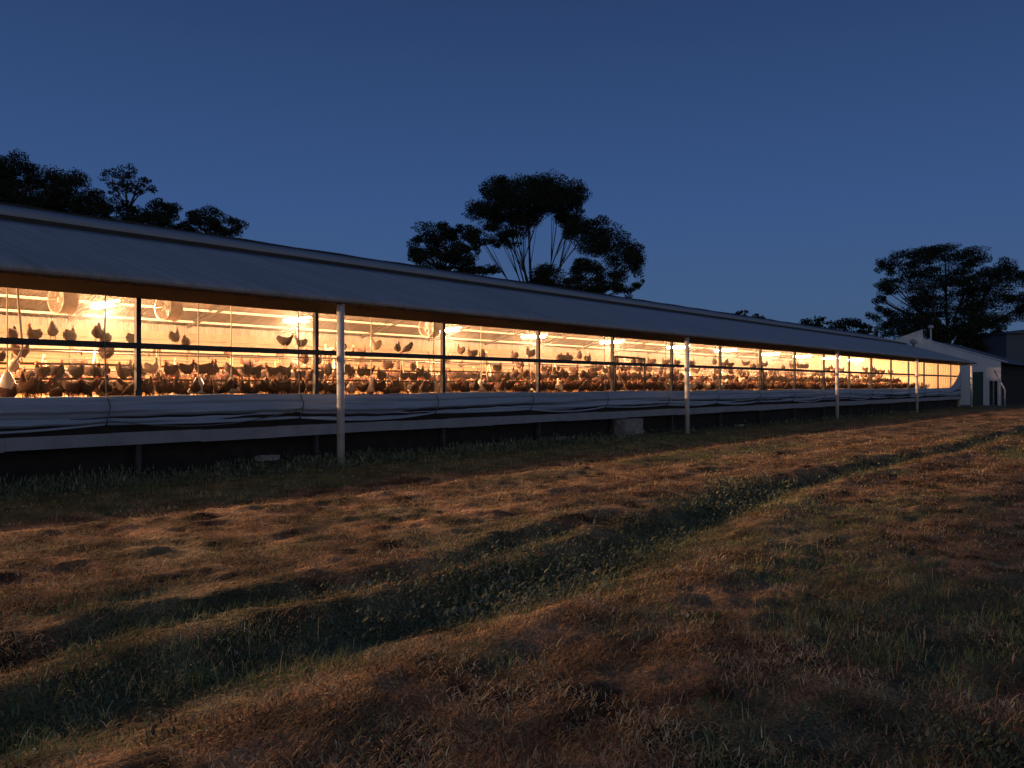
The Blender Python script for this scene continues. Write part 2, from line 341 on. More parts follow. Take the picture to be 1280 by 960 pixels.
nb += blades('weeds', 'leafy dark green weeds in the ditch and along the shed', 'weeds', 60000, p_weed, (.018, .045), (.007, .015), (.5, 1.5), weed_cols, 3, 11, .05, .15)
nb += blades('ditch_weeds', 'clumps of broad leafy weeds growing in the shallow ditch', 'weeds', 16000, lambda X, Y: np.exp(-(np.abs(Y - ditch_c(X)) / .75) ** 4) * smooth(-.02, .16, fbm(X + 7, Y, 1.1, 2)) * smooth(3.5, 5.5, X) * smooth(16, 11, X), (.03, .075), (.014, .028), (.5, 1.45), weed_cols[1:], 9, 12, .06, .22)
nb += blades('wall_weeds', 'ragged band of weeds growing against the base of the shed', 'weeds', 60000, lambda X, Y: smooth(12.6, 13.5, Y) * np.clip(.5 + 2.2 * fbm(X, Y, .8, 3), .05, 1), (.05, .11), (.008, .016), (.1, 1.1), weed_cols, 14, 8, .06, .22)
# a few taller seeding stems in the open
nb += blades('tall_stems', 'thin pale dry stems standing above the grass', 'stems', 6000, lambda X, Y: np.clip(.1 + fbm(X, Y, .7, 2), 0, .7), (.08, .19), (.002, .004), (.1, .8), straw_cols[2:], 5, 2, .04)

# ------------------------------------------------------------------ shed
WY, PY, FY, RY = 14.2, 13.25, 26.2, 20.2
X0, X1 = -26.0, 69.6
ZE, SL = 3.33, 0.309                       # outer eave height, roof slope
def roofz(Y): return ZE + SL * ((Y - 13.1) if Y <= RY else (2 * RY - Y - 13.1))
shed = empty('poultry_shed', (X0, WY, 0), label='long open sided poultry shed with grey sheet roof, lit orange inside at dusk', cat='shed')
inv = Matrix.Translation((-X0, -WY, 0))
def sp(mb, name, mats, parent=shed):       # part of the shed, given in world coordinates
    o = mb.build(name, mats, parent)
    if parent is shed: o.location = (-X0, -WY, 0)
    return o
# roof: near slope up to the ridge vent, far slope, each a folded sheet of real thickness with small waviness
def roof_sheet(ya, yb, za, zb, t, name, mats, parent=shed, xa=X0, xb=X1 + .5, seg=160, round_edge=False):
    xs = np.linspace(xa, xb, seg); prof = [(ya, za), ((ya + yb) / 2, (za + zb) / 2), (yb, zb)]
    if round_edge: prof = [(ya + .03, za - .09), (ya + .004, za - .06), (ya, za - .015), (ya + .04, za + .02)] + [(ya + (yb - ya) * k / 8, za + (zb - za) * k / 8 + .005) for k in range(1, 9)]
    P = np.array(prof); n = len(P)
    wob = 0.003 * np.interp(xs, np.linspace(xa, xb, 60), rs.randn(60))
    V = []
    for s in (0, 1):
        for i, x in enumerate(xs):
            for k in range(n): V.append((x, P[k, 0] + (0.02 if s and k < 2 else 0), P[k, 1] + wob[i] * (1.2 if k < 3 else .5) - (t if s else 0)))
    V = np.array(V); idx = np.arange(2 * seg * n).reshape(2, seg, n)
    top = np.stack([idx[0, :-1, :-1], idx[0, 1:, :-1], idx[0, 1:, 1:], idx[0, :-1, 1:]], -1).reshape(-1, 4)
    bot = np.stack([idx[1, :-1, :-1], idx[1, :-1, 1:], idx[1, 1:, 1:], idx[1, 1:, :-1]], -1).reshape(-1, 4)
    e1 = np.stack([idx[0, :-1, 0], idx[1, :-1, 0], idx[1, 1:, 0], idx[0, 1:, 0]], -1)
    e2 = np.stack([idx[0, :-1, -1], idx[0, 1:, -1], idx[1, 1:, -1], idx[1, :-1, -1]], -1)
    e3 = np.stack([idx[0, 0, :-1], idx[0, 0, 1:], idx[1, 0, 1:], idx[1, 0, :-1]], -1)
    e4 = np.stack([idx[0, -1, :-1], idx[1, -1, :-1], idx[1, -1, 1:], idx[0, -1, 1:]], -1)
    F = np.concatenate([top, bot, e1, e2, e3, e4])
    me = np_mesh(name, V, F, mats); mi = np.zeros(len(F), np.int32); mi[len(top):len(top) + len(bot)] = 1
    me.polygons.foreach_set('material_index', mi)
    o = np_obj(name, me, parent); o.location = (-X0, -WY, 0) if parent is shed else (0, 0, 0)
    return o
roof = roof_sheet(13.1, 18.0, roofz(13.1), roofz(18.0), .03, 'roof', [M['roof'], M['ceiling']], round_edge=True)
roof_sheet(18.04, RY, roofz(18.0) + .11, roofz(RY) + .05, .02, 'ridge_cap', [M['cap'], M['ceiling']])
roof_sheet(27.3, RY + .01, ZE, roofz(RY) + .0, .03, 'roof', [M['roof'], M['ceiling']])
m = MB(); m.box(X0, X1 + .5, 17.985, 18.035, roofz(18.0) - .05, roofz(18.0) + .095); sp(m, 'ridge_vent', M['dark'])
m = MB(); m.tube([(x, RY, roofz(RY) + .05 + .012 * math.sin(x * 2.1)) for x in np.linspace(X0, X1 + .5, 120)], .045, 6); sp(m, 'ridge_roll', M['dark'])
# soffit and head beam
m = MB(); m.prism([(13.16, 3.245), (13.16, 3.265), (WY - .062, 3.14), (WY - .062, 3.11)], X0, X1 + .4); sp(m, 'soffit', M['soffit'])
m = MB(); m.box(X0, X1, WY - .06, WY + .06, 3.12, 3.40); sp(m, 'head_beam', M['dark'])
m = MB(); m.box(X0, X1, FY - .06, FY + .06, 3.10, 3.36); sp(m, 'head_beam', M['brownboard'])
# rail
m = MB(); m.box(X0, X1 - .2, WY - .115, WY - .062, 2.235, 2.338); sp(m, 'rail', M['rail'])
# wall posts
POSTX = [6.85 + 3.75 * k for k in range(-8, 17)]
pm = None
for X in POSTX:
    if pm is None:
        m = MB(); m.box(-.042, .042, -.058, .03, -1.6, 1.72); m.box(-.06, .06, -.0555, -.05, -.02, .1); pm = m.mesh('wall_post', M['rail'])
    o = bpy.data.objects.new('wall_post', pm); COL.objects.link(o); o.parent = shed; o.location = (X - X0, 0, 1.42)
# near post pairs (thin steel beside)
# white outer posts
om = None
for X in (-4.1, 10.51, 24.98, 39.7, 53.8, 69.0):
    if om is None:
        m = MB(); m.tube([(0, 0, -.3), (0, 0, 1.5), (0, 0, 3.225)], .077, 20); m.tube([(0, 0, 1.83), (0, 0, 1.87)], .083, 20)
        m.box(-.09, .09, -.09, .09, 3.205, 3.222)
        om = m.mesh('outer_post', M['post'])
    o = bpy.data.objects.new('outer_post', om); COL.objects.link(o); o.parent = shed; o.location = (X - X0, PY - WY, 0); o.rotation_euler = (rnd.uniform(-.006, .006), rnd.uniform(-.004, .004), rnd.random() * 6)
# curtain: a long tarpaulin gathered below the sill, folds running lengthwise, sagging between its ropes
ROPEX = [X_at(p_, 14.03) for p_ in (133, 375, 544, 663, 757)]
ROPEX = [ROPEX[0] - 3.8] + ROPEX + [ROPEX[-1] + 3.75 * k for k in range(1, 12) if ROPEX[-1] + 3.75 * k < 66]
def sag(x):
    a = 0
    R_ = [X0] + ROPEX + [X1]
    for i in range(len(R_) - 1):
        if R_[i] <= x <= R_[i + 1]:
            t = (x - R_[i]) / (R_[i + 1] - R_[i]); return 4 * t * (1 - t) * (1 + .7 * math.sin(i * 2.7)) , t
    return 0, 0
nxs, nzs = 900, 26
xs = np.linspace(X0, X1 - .1, nxs); V = np.zeros((nxs, nzs, 3))
for i, x in enumerate(xs):
    s, t = sag(x)
    top = 1.425 + .012 * math.sin(x * .9) + (1.15 * max(0, (x - 65.6) / 3.6) ** 1.7 if x > 65.6 else 0)
    bot = 0.96 - .055 * s
    for k in range(nzs):
        f = k / (nzs - 1); z = top + (bot - top) * f
        ph = 3.2 * math.sin(x * .31 + 1) * .5
        amp = .009 + .028 * f
        fold = amp * math.sin(f * 15 + ph + .6 * s * f) + .5 * amp * math.sin(f * 31 + 1.3 * math.sin(x * .8) + 2 * s)
        belly = .075 * math.sin(min(1, f * 1.08) * math.pi) ** .7
        V[i, k] = (x, WY - .10 - belly * (.75 + .25 * s) - fold * (1 + .4 * s), z + .006 * math.sin(x * 7 + f * 9))
V = V.reshape(-1, 3); idx = np.arange(nxs * nzs).reshape(nxs, nzs)
F = np.stack([idx[:-1, :-1], idx[:-1, 1:], idx[1:, 1:], idx[1:, :-1]], -1).reshape(-1, 4)
curt = np_obj('curtain', np_mesh('curtain', V, F, M['tarp'], smooth=True), shed); curt.location = (-X0, -WY, 0)
sd = curt.modifiers.new('thick', 'SOLIDIFY'); sd.thickness = .006; sd.offset = 1
m = MB(); pts = []
for x in np.linspace(X0, X1 - .3, 500):
    s, t = sag(x); pts.append((x, WY - .14 - .02 * s, 0.955 - .06 * s))
m.tube(pts, .022, 7); o = m.build('hem_tube', M['tarp'], curt)
m = MB()
for X in ROPEX:   # dark ropes holding the gathered curtain
    a = [(X, WY - .13, 3.14), (X - .01, WY - .13, 2.2), (X + .01, WY - .15, 1.45), (X + .02, WY - .27, 1.25), (X - .02, WY - .26, 1.05), (X, WY - .16, .93)]
    mm = MB(); mm.tube(a, .012, 6); mm.build('rope', M['rope'], curt)
# drooping tie rope of the second bay
mm = MB(); xa, xb = ROPEX[1], ROPEX[2]
mm.tube([(xa + (xb - xa) * t, WY - .30, 1.02 - .26 * 4 * t * (1 - t) * .8 + .14 * t) for t in np.linspace(0, 1, 24)], .011, 6); mm.build('rope', M['rope'], curt)
# lower strip, black boards standing in for underfloor shade, floor
m = MB(); xs2 = np.linspace(X0, X1 - .2, 60)
for i in range(59):
    zt = .80; m.box(xs2[i], xs2[i + 1] - .004, WY - .16, WY - .13, .585 + .01 * math.sin(i * 1.7), zt + .006 * math.sin(i * 2.3))
sp(m, 'wall_strip', M['strip'])
m = MB(); m.box(X0, X1, WY + .1, WY + .16, -.4, 1.28); m.box(X0, X1, WY - .12, WY - .09, .80, 1.3); sp(m, 'void_shade_board', M['void_shade'])  # black sheets painting underfloor and hem-gap shade, also stopping lamp light leaks
m = MB(); m.box(X0, X1, WY - .06, FY + .1, 1.29, 1.35); sp(m, 'floor', M['floor'])
m = MB(); m.box(X0, X1, WY - .085, WY - .061, 1.30, 1.405); sp(m, 'sill', M['brownboard'])
# far side wall
m = MB(); m.box(X0, X1, FY, FY + .04, 1.36, 2.5); sp(m, 'far_curtain', M['farcurtain'])
m = MB(); m.box(X0, X1, FY - .05, FY + .04, 2.66, 2.98); sp(m, 'white_board', M['whiteboard'])
m = MB(); m.box(X0, X1, FY + .05, FY + .07, .2, 3.22); sp(m, 'far_wall', M['brownboard'])
m = MB(); m.box(X0, X1, FY + .02, FY + .06, 3.23, 3.61); sp(m, 'upper_board', M['ceiling'])
m = MB(); m.box(X0, X1, WY - .03, WY + .03, 3.40, 3.61); sp(m, 'upper_board', M['dark'])
m = MB(); m.box(X0, X1, FY + .075, FY + .09, -.3, 1.3); sp(m, 'void_shade_board', M['void_shade'])  # same added black sheet closing the underfloor void at the back
# gable ends
for X, nm in ((X0, 'end_wall'), (X1, 'end_wall')):
    m = MB(); m.prism([(WY - .05, 0), (FY + .05, 0), (FY + .05, roofz(FY) - .05), (RY, roofz(RY) - .05), (WY - .05, roofz(WY) - .05)], X, X + .06); sp(m, nm, M['endwall'])
# trusses: top and bottom chords of the far slope and the near slope, web struts
def truss(X):
    m = MB()
    for (ya, za, yb, zb) in ((FY, roofz(FY) - .09, RY, roofz(RY) - .09), (WY, roofz(WY) - .09, RY, roofz(RY) - .09)):
        m.prism([(ya, za), (yb, zb), (yb, zb + .07), (ya, za + .07)], X - .045, X + .045)
        m.prism([(ya, za - .06), (yb, zb - .62), (yb, zb - .57), (ya, za - .0)], X - .035, X + .035)
        for k in range(1, 7):
            t = k / 7; y = ya + (yb - ya) * t; zt = za + (zb - za) * t; zl = zt - .03 - .55 * t
            m.tube([(X, y, zt), (X, y + (yb - ya) * .04, zl)], .012, 5)
    sp(m, 'truss', M['truss'])
for k in range(-5, 17): truss(6.85 + 3.75 * k)
for Yp in [15.3, 16.6, 17.9, 19.2, 21.2, 22.4, 23.6, 24.8, 25.8]:
    m = MB(); z = roofz(Yp) - .045; m.box(X0, X1, Yp - .03, Yp + .03, z - .07, z); sp(m, 'purlin', M['purlin'])
for X in POSTX:   # far side posts
    m = MB(); m.box(-.05, .05, -.10, -.055, 1.37, 3.1); o = m.build('far_post', M['brownboard'], shed); o.location = (X - X0, FY - WY, 0)
# gate frame set in the opening
ga, gb = X_at(770, WY - .2), X_at(807, WY - .2)
m = MB(); z1 = 2.50
for a, b in (((ga, 1.42), (ga, z1)), ((ga, z1), (gb, z1 - .02)), ((gb, z1), (gb, 1.42))):
    m.tube([(a[0], WY - .16, a[1]), (b[0], WY - .16, b[1])], .035, 8)
sp(m, 'gate_frame', M['rail'])
xg = X_at(955, WY - .2); m = MB(); m.tube([(xg, WY - .16, 1.42), (xg, WY - .16, 2.3)], .04, 8); sp(m, 'gate_frame', M['rail'])

if BLOOM:
    m = MB(); m.prism([(WY + .08, 1.37), (FY - .12, 1.37), (FY - .12, roofz(FY) - .1), (RY, roofz(RY) - .1), (WY + .08, roofz(WY + .08) - .1)], X0 + .2, X1 - .15); dz_ = m.build('bloom_haze', dm); tag(dz_, kind='stuff')  # volume added inside the shed to give the lamps a bloom
# fluorescent battens --------------------------------------------------
ORD = ['first', 'second', 'third', 'fourth', 'fifth', 'sixth', 'seventh', 'eighth', 'ninth', 'tenth', 'eleventh', 'twelfth', 'thirteenth', 'fourteenth', 'fifteenth', 'sixteenth', 'seventeenth', 'eighteenth', 'nineteenth', 'twentieth']
def make_lamp():
    r = empty('batten_lamp')
    m = MB(); m.prism([(-.09, 0), (-.05, .06), (.05, .06), (.09, 0), (.07, 0), (.04, .04), (-.04, .04), (-.07, 0)], -.62, .62, 'X'); m.build('reflector', M['reflector'], r)
    m = MB(); m.prism([(.1 * math.cos(t), -.005 + .085 * math.sin(t)) for t in np.linspace(math.pi, 2 * math.pi, 9)], -.58, .58, 'X'); m.build('diffuser', M['tube'], r)
    for x in (-.6, .6):
        m = MB(); m.prism([(.105 * math.cos(t), -.0 + .092 * math.sin(t)) for t in np.linspace(math.pi, 2 * math.pi, 9)], x - .015, x + .015, 'X'); m.build('end_cap', M['reflector'], r)
    for x in (-.45, .45):
        m = MB(); m.tube([(x, 0, .06), (x, 0, 1.75)], .006, 5); m.build('hanger', M['rope'], r)
    return r
def lamp_light(r, wgt):
    l = bpy.data.lights.new('lamp_light', 'POINT'); l.energy = LAMP * wgt; l.shadow_soft_size = .09; l.color = (1.0, 0.56, 0.28)
    o = bpy.data.objects.new('lamp_light', l); COL.objects.link(o); o.parent = r; o.location = (0, 0, -.20)
lamp0 = make_lamp()
LX = [-12.4, -7.1, -1.8, 3.6] + [X_at(p_, RY) for p_ in (131, 372, 560, 668, 765, 848, 907, 962, 1003)]
while LX[-1] < 62: LX.append(LX[-1] + 5.4)
for i, X in enumerate(LX):
    o = lamp0 if i == 0 else copy_tree(lamp0)
    o.location = (X, RY, 3.56 + rnd.uniform(-.03, .03)); o.rotation_euler = (0, rnd.uniform(-.02, .02), R(90) + rnd.uniform(-.06, .06))
    k = i - 4; lamp_light(o, {0: 2.1, 1: 1.9}.get(k, 1.4 if k in (5, 8) or k < 0 else .85))
    for ch in o.children:
        if ch.name.startswith('diffuser'): ch.material_slots[0].link = 'OBJECT'; ch.material_slots[0].material = M['tube'] if k in (0, 1, 5, 8) or k < 0 else M['tube_dim']
    lab = 'glowing warm white batten lamp hanging under the shed ridge, %s lamp from the left' % ORD[k] if k >= 0 else 'glowing warm white batten lamp hanging under the shed ridge, out of frame to the left'
    tag(o, lab, 'lamp', 'batten lamps along the shed')
# circulation fans --------------------------------------------------
def make_fan():
    r = empty('circulation_fan')
    m = MB(); n = 28; vs = []
    prof = [(.30, -.16), (.29, -.06), (.28, .10), (.31, .16), (.295, .16), (.265, .10), (.275, -.06), (.285, -.16)]
    for a, x in prof:
        for k in range(n): t = 2 * math.pi * k / n; vs.append((x, a * math.cos(t), a * math.sin(t)))
    L_ = len(prof); fs = [(i * n + k, ((i + 1) % L_) * n + k, ((i + 1) % L_) * n + (k + 1) % n, i * n + (k + 1) % n) for i in range(L_) for k in range(n)]
    m.add(vs, fs, 0, True); m.build('drum', M['fanmetal'], r)
    for q in range(5):
        m = MB(); t = 2 * math.pi * q / 5; c, s_ = math.cos(t), math.sin(t)
        m.add([(x, y * c - z * s_, y * s_ + z * c) for x, y, z in ((-.03, .04, -.02), (.03, .05, .03), (.05, .26, .08), (-.03, .26, -.07), (-.02, .04, -.02), (.04, .05, .03), (.06, .26, .08), (-.02, .26, -.07))],
              [(0, 1, 2, 3), (7, 6, 5, 4), (0, 4, 5, 1), (1, 5, 6, 2), (2, 6, 7, 3), (3, 7, 4, 0)]); m.build('blade', M['fanmetal'], r)
    m = MB(); m.tube([(-.1, 0, 0), (.1, 0, 0)], .06, 12); m.build('motor', M['fanmetal'], r)
    m = MB()
    for a in (.08, .14, .20, .26):
        m.tube([(-.17, a * math.cos(t), a * math.sin(t)) for t in np.linspace(0, 2 * math.pi, 25)], .004, 4)
    m.tube([(-.17, -.29, 0), (-.17, .29, 0)], .005, 4); m.tube([(-.17, 0, -.29), (-.17, 0, .29)], .005, 4); m.build('grille', M['fanmetal'], r)
    for y in (-.2, .2):
        m = MB(); m.tube([(0, y, .2), (0, y, .95)], .008, 5); m.build('hanger', M['rope'], r)
    return r
fan0 = make_fan()
for i, (px, lab) in enumerate(((79, 'round drum fan hanging under the roof left of the leftmost lamp'), (211, 'round drum fan hanging between the two leftmost lamps, half hidden by the eave'), (537, 'round drum fan hanging just left of the third lamp from the left'))):
    o = fan0 if i == 0 else copy_tree(fan0)
    o.location = (X_at(px, 18.2), 18.2, 3.38); o.rotation_euler = (0, 0, R(8)); o.scale = (1, 1, 1); tag(o, lab, 'fan', 'drum fans in the shed')

# roosts -----------------------------------------------------------------
APX = [1.2, 5.0, 8.65, 12.2, 15.6, 19.0, 22.6, 26.6, 30.2, 34, 37.8, 41.5, 45.2, 49, 52.8, 56.5, 60, 63.5]
TIERS = [(0.0, 2.42), (.42, 2.02), (-.62, 1.72), (.80, 1.66)]
def roost(Yc, label, dz=0.0):
    r = empty('roost', (0, Yc, 1.35), label=label, cat='roost', group='A frame roosts in the shed')
    for X in APX:
        for s in (-1, 1):
            m = MB(); m.tube([(X + s * .02, 0 + .02 * s, 2.50 - 1.35 - dz), (X + s * .38, s * .55, 0)], .017, 6); m.build('leg', M['perch'], r)
        m = MB(); m.tube([(X - .2, -.28, .6 - dz), (X + .2, .28, .6 - dz)], .014, 6); m.build('crossbar', M['perch'], r)
    for y, z in TIERS:
        m = MB(); m.tube([(x, y, z - 1.35 - dz + .012 * math.sin(x * 1.1)) for x in np.linspace(-2, 64, 90)], .027, 6); m.build('perch_rail', M['truss'], r)
    return r
roost(17.0, 'pale timber A frame roost running the length of the shed near the open side')
roost(23.0, 'pale timber A frame roost running the length of the shed near the orange curtain', .1)
roost(20.0, 'pale timber A frame roost running the length of the shed under the lamps', .05)
# nipple drinker line
m = MB(); m.tube([(x, 15.6, 2.24 + .01 * math.sin(x)) for x in np.linspace(-2, 66, 60)], .016, 6)
for x in np.arange(-1, 66, 1.25): m.tube([(x, 15.6, 2.22), (x, 15.6, 2.15)], .012, 5)
for x in np.arange(0, 66, 3.75): m.tube([(x, 15.6, 2.24), (x, 15.6, roofz(15.6) - .1)], .006, 4)
tag(m.build('drinker_line', M['perch']), 'thin pipe with nipple drinkers hanging level with the dark rail', 'drinker line')

# bell drinkers / feeders -------------------------------------------------
def make_bell():
    r = empty('bell_drinker')
    m = MB(); m.lathe([(.02, .34), (.05, .32), (.09, .24), (.13, .14), (.19, .08), (.20, .05), (.19, .02), (.17, 0), (.16, .02), (.17, .05), (.12, .11)], n=20); m.build('bell', M['plastic'], r)
    m = MB(); m.tube([(0, 0, .33), (.0, 0, .9), (.0, .0, 1.9)], .012, 6); m.build('cord', M['palerope'], r)
    return r
bell0 = make_bell()
BX = [(5.05, 15.9, 0), (8.6, 15.3, 1), (9.45, 15.5, 1), (13.3, 15.6, 1), (17.4, 15.7, 1), (20.3, 16, 1), (24.3, 15.5, 1), (28.2, 15.6, 1)]
BX[0] = (X_at(9, 15.5), 15.5, 0)
BL = ['pale bell drinker on a white cord at the left edge of the shed opening'] + ['pale bell drinker hanging low among the hens, %s drinker from the left' % ORD[i] for i in range(1, 8)]
for i, (x, y, k) in enumerate(BX):
    o = bell0 if i == 0 else copy_tree(bell0); o.location = (x, y, 1.44 if i else 1.5); tag(o, BL[i], 'drinker', 'bell drinkers among the hens')
m = MB(); xa = X_at(22, 15.45)
m.tube([(X_at(21, 15.45), 15.45, 3.6), (X_at(22, 15.45), 15.45, 3.2), (X_at(28, 15.45), 15.45, 2.25), (X_at(24, 15.45), 15.45, 2.1), (X_at(12, 15.45), 15.45, 1.86)], .022, 8)
tag(m.build('cable', M['palerope']), 'thick white cable hanging down to the leftmost bell drinker', 'cable')

# ------------------------------------------------------------------ hens
def hen_mesh(pose, pale):
    m = MB()
    P = {
     'standing': [(-.20, .335, .012, .040), (-.18, .315, .034, .070), (-.13, .262, .072, .098), (-.05, .215, .100, .110), (.03, .205, .104, .112), (.085, .255, .080, .088), (.100, .33, .046, .052), (.105, .375, .032, .036), (.112, .41, .028, .031), (.139, .414, .016, .017), (.169, .402, .004, .005)],
     'walking': [(-.23, .315, .012, .042), (-.20, .30, .030, .062), (-.13, .25, .068, .09), (-.04, .215, .100, .105), (.04, .21, .100, .105), (.105, .245, .072, .076), (.15, .295, .042, .045), (.175, .33, .030, .032), (.195, .355, .027, .029), (.222, .353, .015, .016), (.25, .34, .004, .005)],
     'pecking': [(-.20, .37, .012, .042), (-.17, .345, .030, .062), (-.12, .275, .068, .09), (-.05, .22, .100, .105), (.03, .185, .100, .10), (.10, .155, .070, .07), (.15, .12, .042, .042), (.185, .08, .030, .03), (.205, .05, .026, .027), (.215, .027, .015, .016), (.22, .005, .004, .005)],
     'sitting': [(-.21, .20, .012, .042), (-.18, .185, .030, .062), (-.12, .145, .072, .09), (-.04, .115, .108, .112), (.04, .115, .108, .112), (.09, .155, .082, .08), (.11, .205, .045, .05), (.112, .24, .032, .034), (.122, .268, .028, .030), (.150, .272, .016, .017), (.178, .262, .004, .005)],
    }[pose]
    n = 10; vs = []; c = [Vector((a, 0, b)) for a, b, _, _ in P]
    for i, (x, z, ry, rz) in enumerate(P):
        d = (c[min(i + 1, len(c) - 1)] - c[max(i - 1, 0)]).normalized(); u = Vector((-d.z, 0, d.x))
        for k in range(n):
            t = 2 * math.pi * k / n; vs.append(c[i] + Vector((0, 1, 0)) * (ry * math.cos(t)) + u * (rz * math.sin(t)))
    L_ = len(P); fs = [(i * n + k, (i + 1) * n + k, (i + 1) * n + (k + 1) % n, i * n + (k + 1) % n) for i in range(L_ - 1) for k in range(n)]
    m.add(vs, fs[:(L_ - 3) * n + 0], 0, True); m.add(vs, fs[(L_ - 3) * n:], 2, True)
    m.add(vs[:n], [tuple(range(n))], 0)
    # wings
    bx, bz = P[3][0], P[3][1]
    for s in (-1, 1):
        w = [(bx + .10, s * .092, bz + .02), (bx + .05, s * .105, bz - .045), (bx - .05, s * .10, bz - .05), (bx - .15, s * .06, bz + .03), (bx - .13, s * .062, bz + .075), (bx + .02, s * .092, bz + .06)]
        m.add(w + [(bx - .03, s * .112, bz + .005)], [((i, (i + 1) % 6, 6) if s < 0 else ((i + 1) % 6, i, 6)) for i in range(6)], 0, True)
    # comb and wattle
    hx, hz = P[8][0], P[8][1]; dn = pose == 'pecking'
    if dn: cb = [(hx - .03, hz + .03), (hx + .03, hz + .0), (hx + .05, hz + .02), (hx + .03, hz + .035), (hx + .02, hz + .055), (hx - .0, hz + .05), (hx - .02, hz + .06)]
    else: cb = [(hx - .03, hz + .018), (hx + .028, hz + .012), (hx + .03, hz + .045), (hx + .015, hz + .035), (hx + .0, hz + .058), (hx - .015, hz + .04), (hx - .035, hz + .05)]
    m.prism(cb, -.005, .005, 'Y', 1)
    wx = hx + (.0 if dn else .012); m.prism([(wx - .008, hz - .02), (wx + .014, hz - .02), (wx + .008, hz - .058), (wx - .006, hz - .055)], -.009, .009, 'Y', 1)
    if pose != 'sitting':
        for s, fx in ((-1, .02 if pose != 'walking' else .07), (1, -.01 if pose != 'walking' else -.06)):
            m.tube([(-.01, s * .042, .16), (.0, s * .042, .10), (fx, s * .042, .015)], [.03, .012, .008], 6, 2)
            for a in (-.5, 0, .5, 3.14):
                m.tube([(fx, s * .042, .012), (fx + .05 * math.cos(a), s * .042 + .05 * math.sin(a), .005)], [.007, .004], 4, 2)
    return m.mesh('hen_' + pose, [M['litfeather'] if pale else M['feather'], M['comb'], M['leg']])
HM = {(p_, c_): hen_mesh(p_, c_ == 'pale') for p_ in ('standing', 'walking', 'pecking', 'sitting') for c_ in ('brown', 'pale')}
spots = []      # (x, y, z, place, heading, pose, colour)
def ok(x, y, z, dmin):
    for s in spots:
        if abs(s[0] - x) < dmin and abs(s[2] - z) < .3 and (s[0] - x) ** 2 + (s[1] - y) ** 2 < dmin * dmin: return False
    return True
hr = random.Random(21)
def choose(place):
    p_ = hr.choices(['standing', 'walking', 'pecking', 'sitting'], [5, 3, 2.2, 2] if place == 'floor' else [4, 1, .3, 5])[0]
    return p_, ('pale' if hr.random() < (.10 if place == 'floor' else .02) else 'brown')
def place_at(x, y, z, place, pose=None, head=None):
    p_, c_ = choose('floor' if 'floor' in place else 'rail')
    if pose: p_ = pose
    h = head if head is not None else hr.uniform(0, 6.283)
    spots.append((x, y, z, place, h, p_, c_))
# hens picked out on the upper rails in the photograph
for px, pose, hd in ((16, 'sitting', .9), (42, 'sitting', 3.6), (66, 'standing', 4.2), (88, 'sitting', .7), (122, 'standing', .9), (132, 'sitting', 3.9), (219, 'standing', .4), (232, 'sitting', 4.0), (357, 'walking', -.5), (376, 'walking', 3.1), (576, 'standing', 1.7), (590, 'sitting', 2.5), (603, 'sitting', 4), (700, 'sitting', .3), (712, 'sitting', 3.4), (724, 'standing', 4), (735, 'sitting', 0), (792, 'sitting', .5), (800, 'sitting', 3), (846, 'sitting', 3), (866, 'sitting', 0), (905, 'sitting', 0), (912, 'sitting', 2), (950, 'sitting', 2)):
    place_at(X_at(px, 17.0), 17.0, 2.445, 'top rail', pose, hd)
for px, pose, hd in ((212, 'standing', 2.6), (235, 'walking', .2), (252, 'walking', 2.5), (265, 'standing', 0), (310, 'standing', .5), (318, 'walking', 3), (340, 'walking', 2.6), (357, 'walking', .1)):
    place_at(X_at(px, 16.2), 16.2, 1.72, 'low rail', pose, hd)
for t in range(26000):
    x = 1.5 + 62.5 * hr.random() ** .93; u = hr.random(); y = 15.0 + (10.5 * u ** 1.7)
    if ok(x, y, 1.35, .205):
        place_at(x, y, 1.352, 'floor near the tarp' if y < 16.4 else 'floor further back')
    if len(spots) > 2000: break
for t in range(3200):
    k = hr.choice([0, 1, 2, 2, 3, 3]); Yc = hr.choice([17.0, 17.0, 20.0, 23.0]); dz = {17.0: 0, 20.0: .05, 23.0: .1}[Yc]
    yo, z = TIERS[k]; x = hr.uniform(2, 62)
    if k == 0 and hr.random() < .6: continue
    if x < 12 and Yc == 17 and k < 2 and hr.random() < .85: continue
    if math.sin(x * .9 + k) + math.sin(x * .37 + Yc) < hr.uniform(-1.9, .8): continue
    if k == 1 and hr.random() < .6: continue
    if ok(x, Yc + yo, z - dz + .02, .22): place_at(x, Yc + yo, z - dz + .02, ('top rail', 'middle rail', 'low rail', 'low rail')[k])
vis = [s for s in spots if px_of(s[0], s[1]) > -14]
vis.sort(key=lambda s: (CT * s[0] + ST * s[1]) + (3.0 if s[1] > 18 else 0) + (2 if s[1] > 21 else 0) - (1.5 if 'rail' in s[3] else 0))
LIMIT = 296
posed = {'standing': 'standing', 'walking': 'walking', 'pecking': 'pecking', 'sitting': 'sitting'}
for s in vis[:LIMIT]:
    x, y, z, place, h, pose, colr = s
    px = px_of(x, y); bay = sum(1 for q in POSTX if px_of(q, WY) < px and q > 5)
    face = 'right' if (math.cos(h) * ST - math.sin(h) * CT) > 0 else 'left'
    o = bpy.data.objects.new('hen', HM[(pose, colr)]); COL.objects.link(o)
    sc_ = hr.uniform(.82, 1.02); o.location = (x, y, z); o.rotation_euler = (0, hr.uniform(-.08, .05), h); o.scale = (sc_ * .9, sc_, sc_ * 1.06)
    pl = {'top rail': 'on the top perch', 'middle rail': 'on the middle perch', 'low rail': 'on the low perch'}.get(place, 'on the ' + place)
    tag(o, '%s hen %s %s, facing %s, %s bay from left' % (colr, posed[pose], pl, face, ORD[bay]), 'hen', 'hens in the %s bay' % ORD[bay])
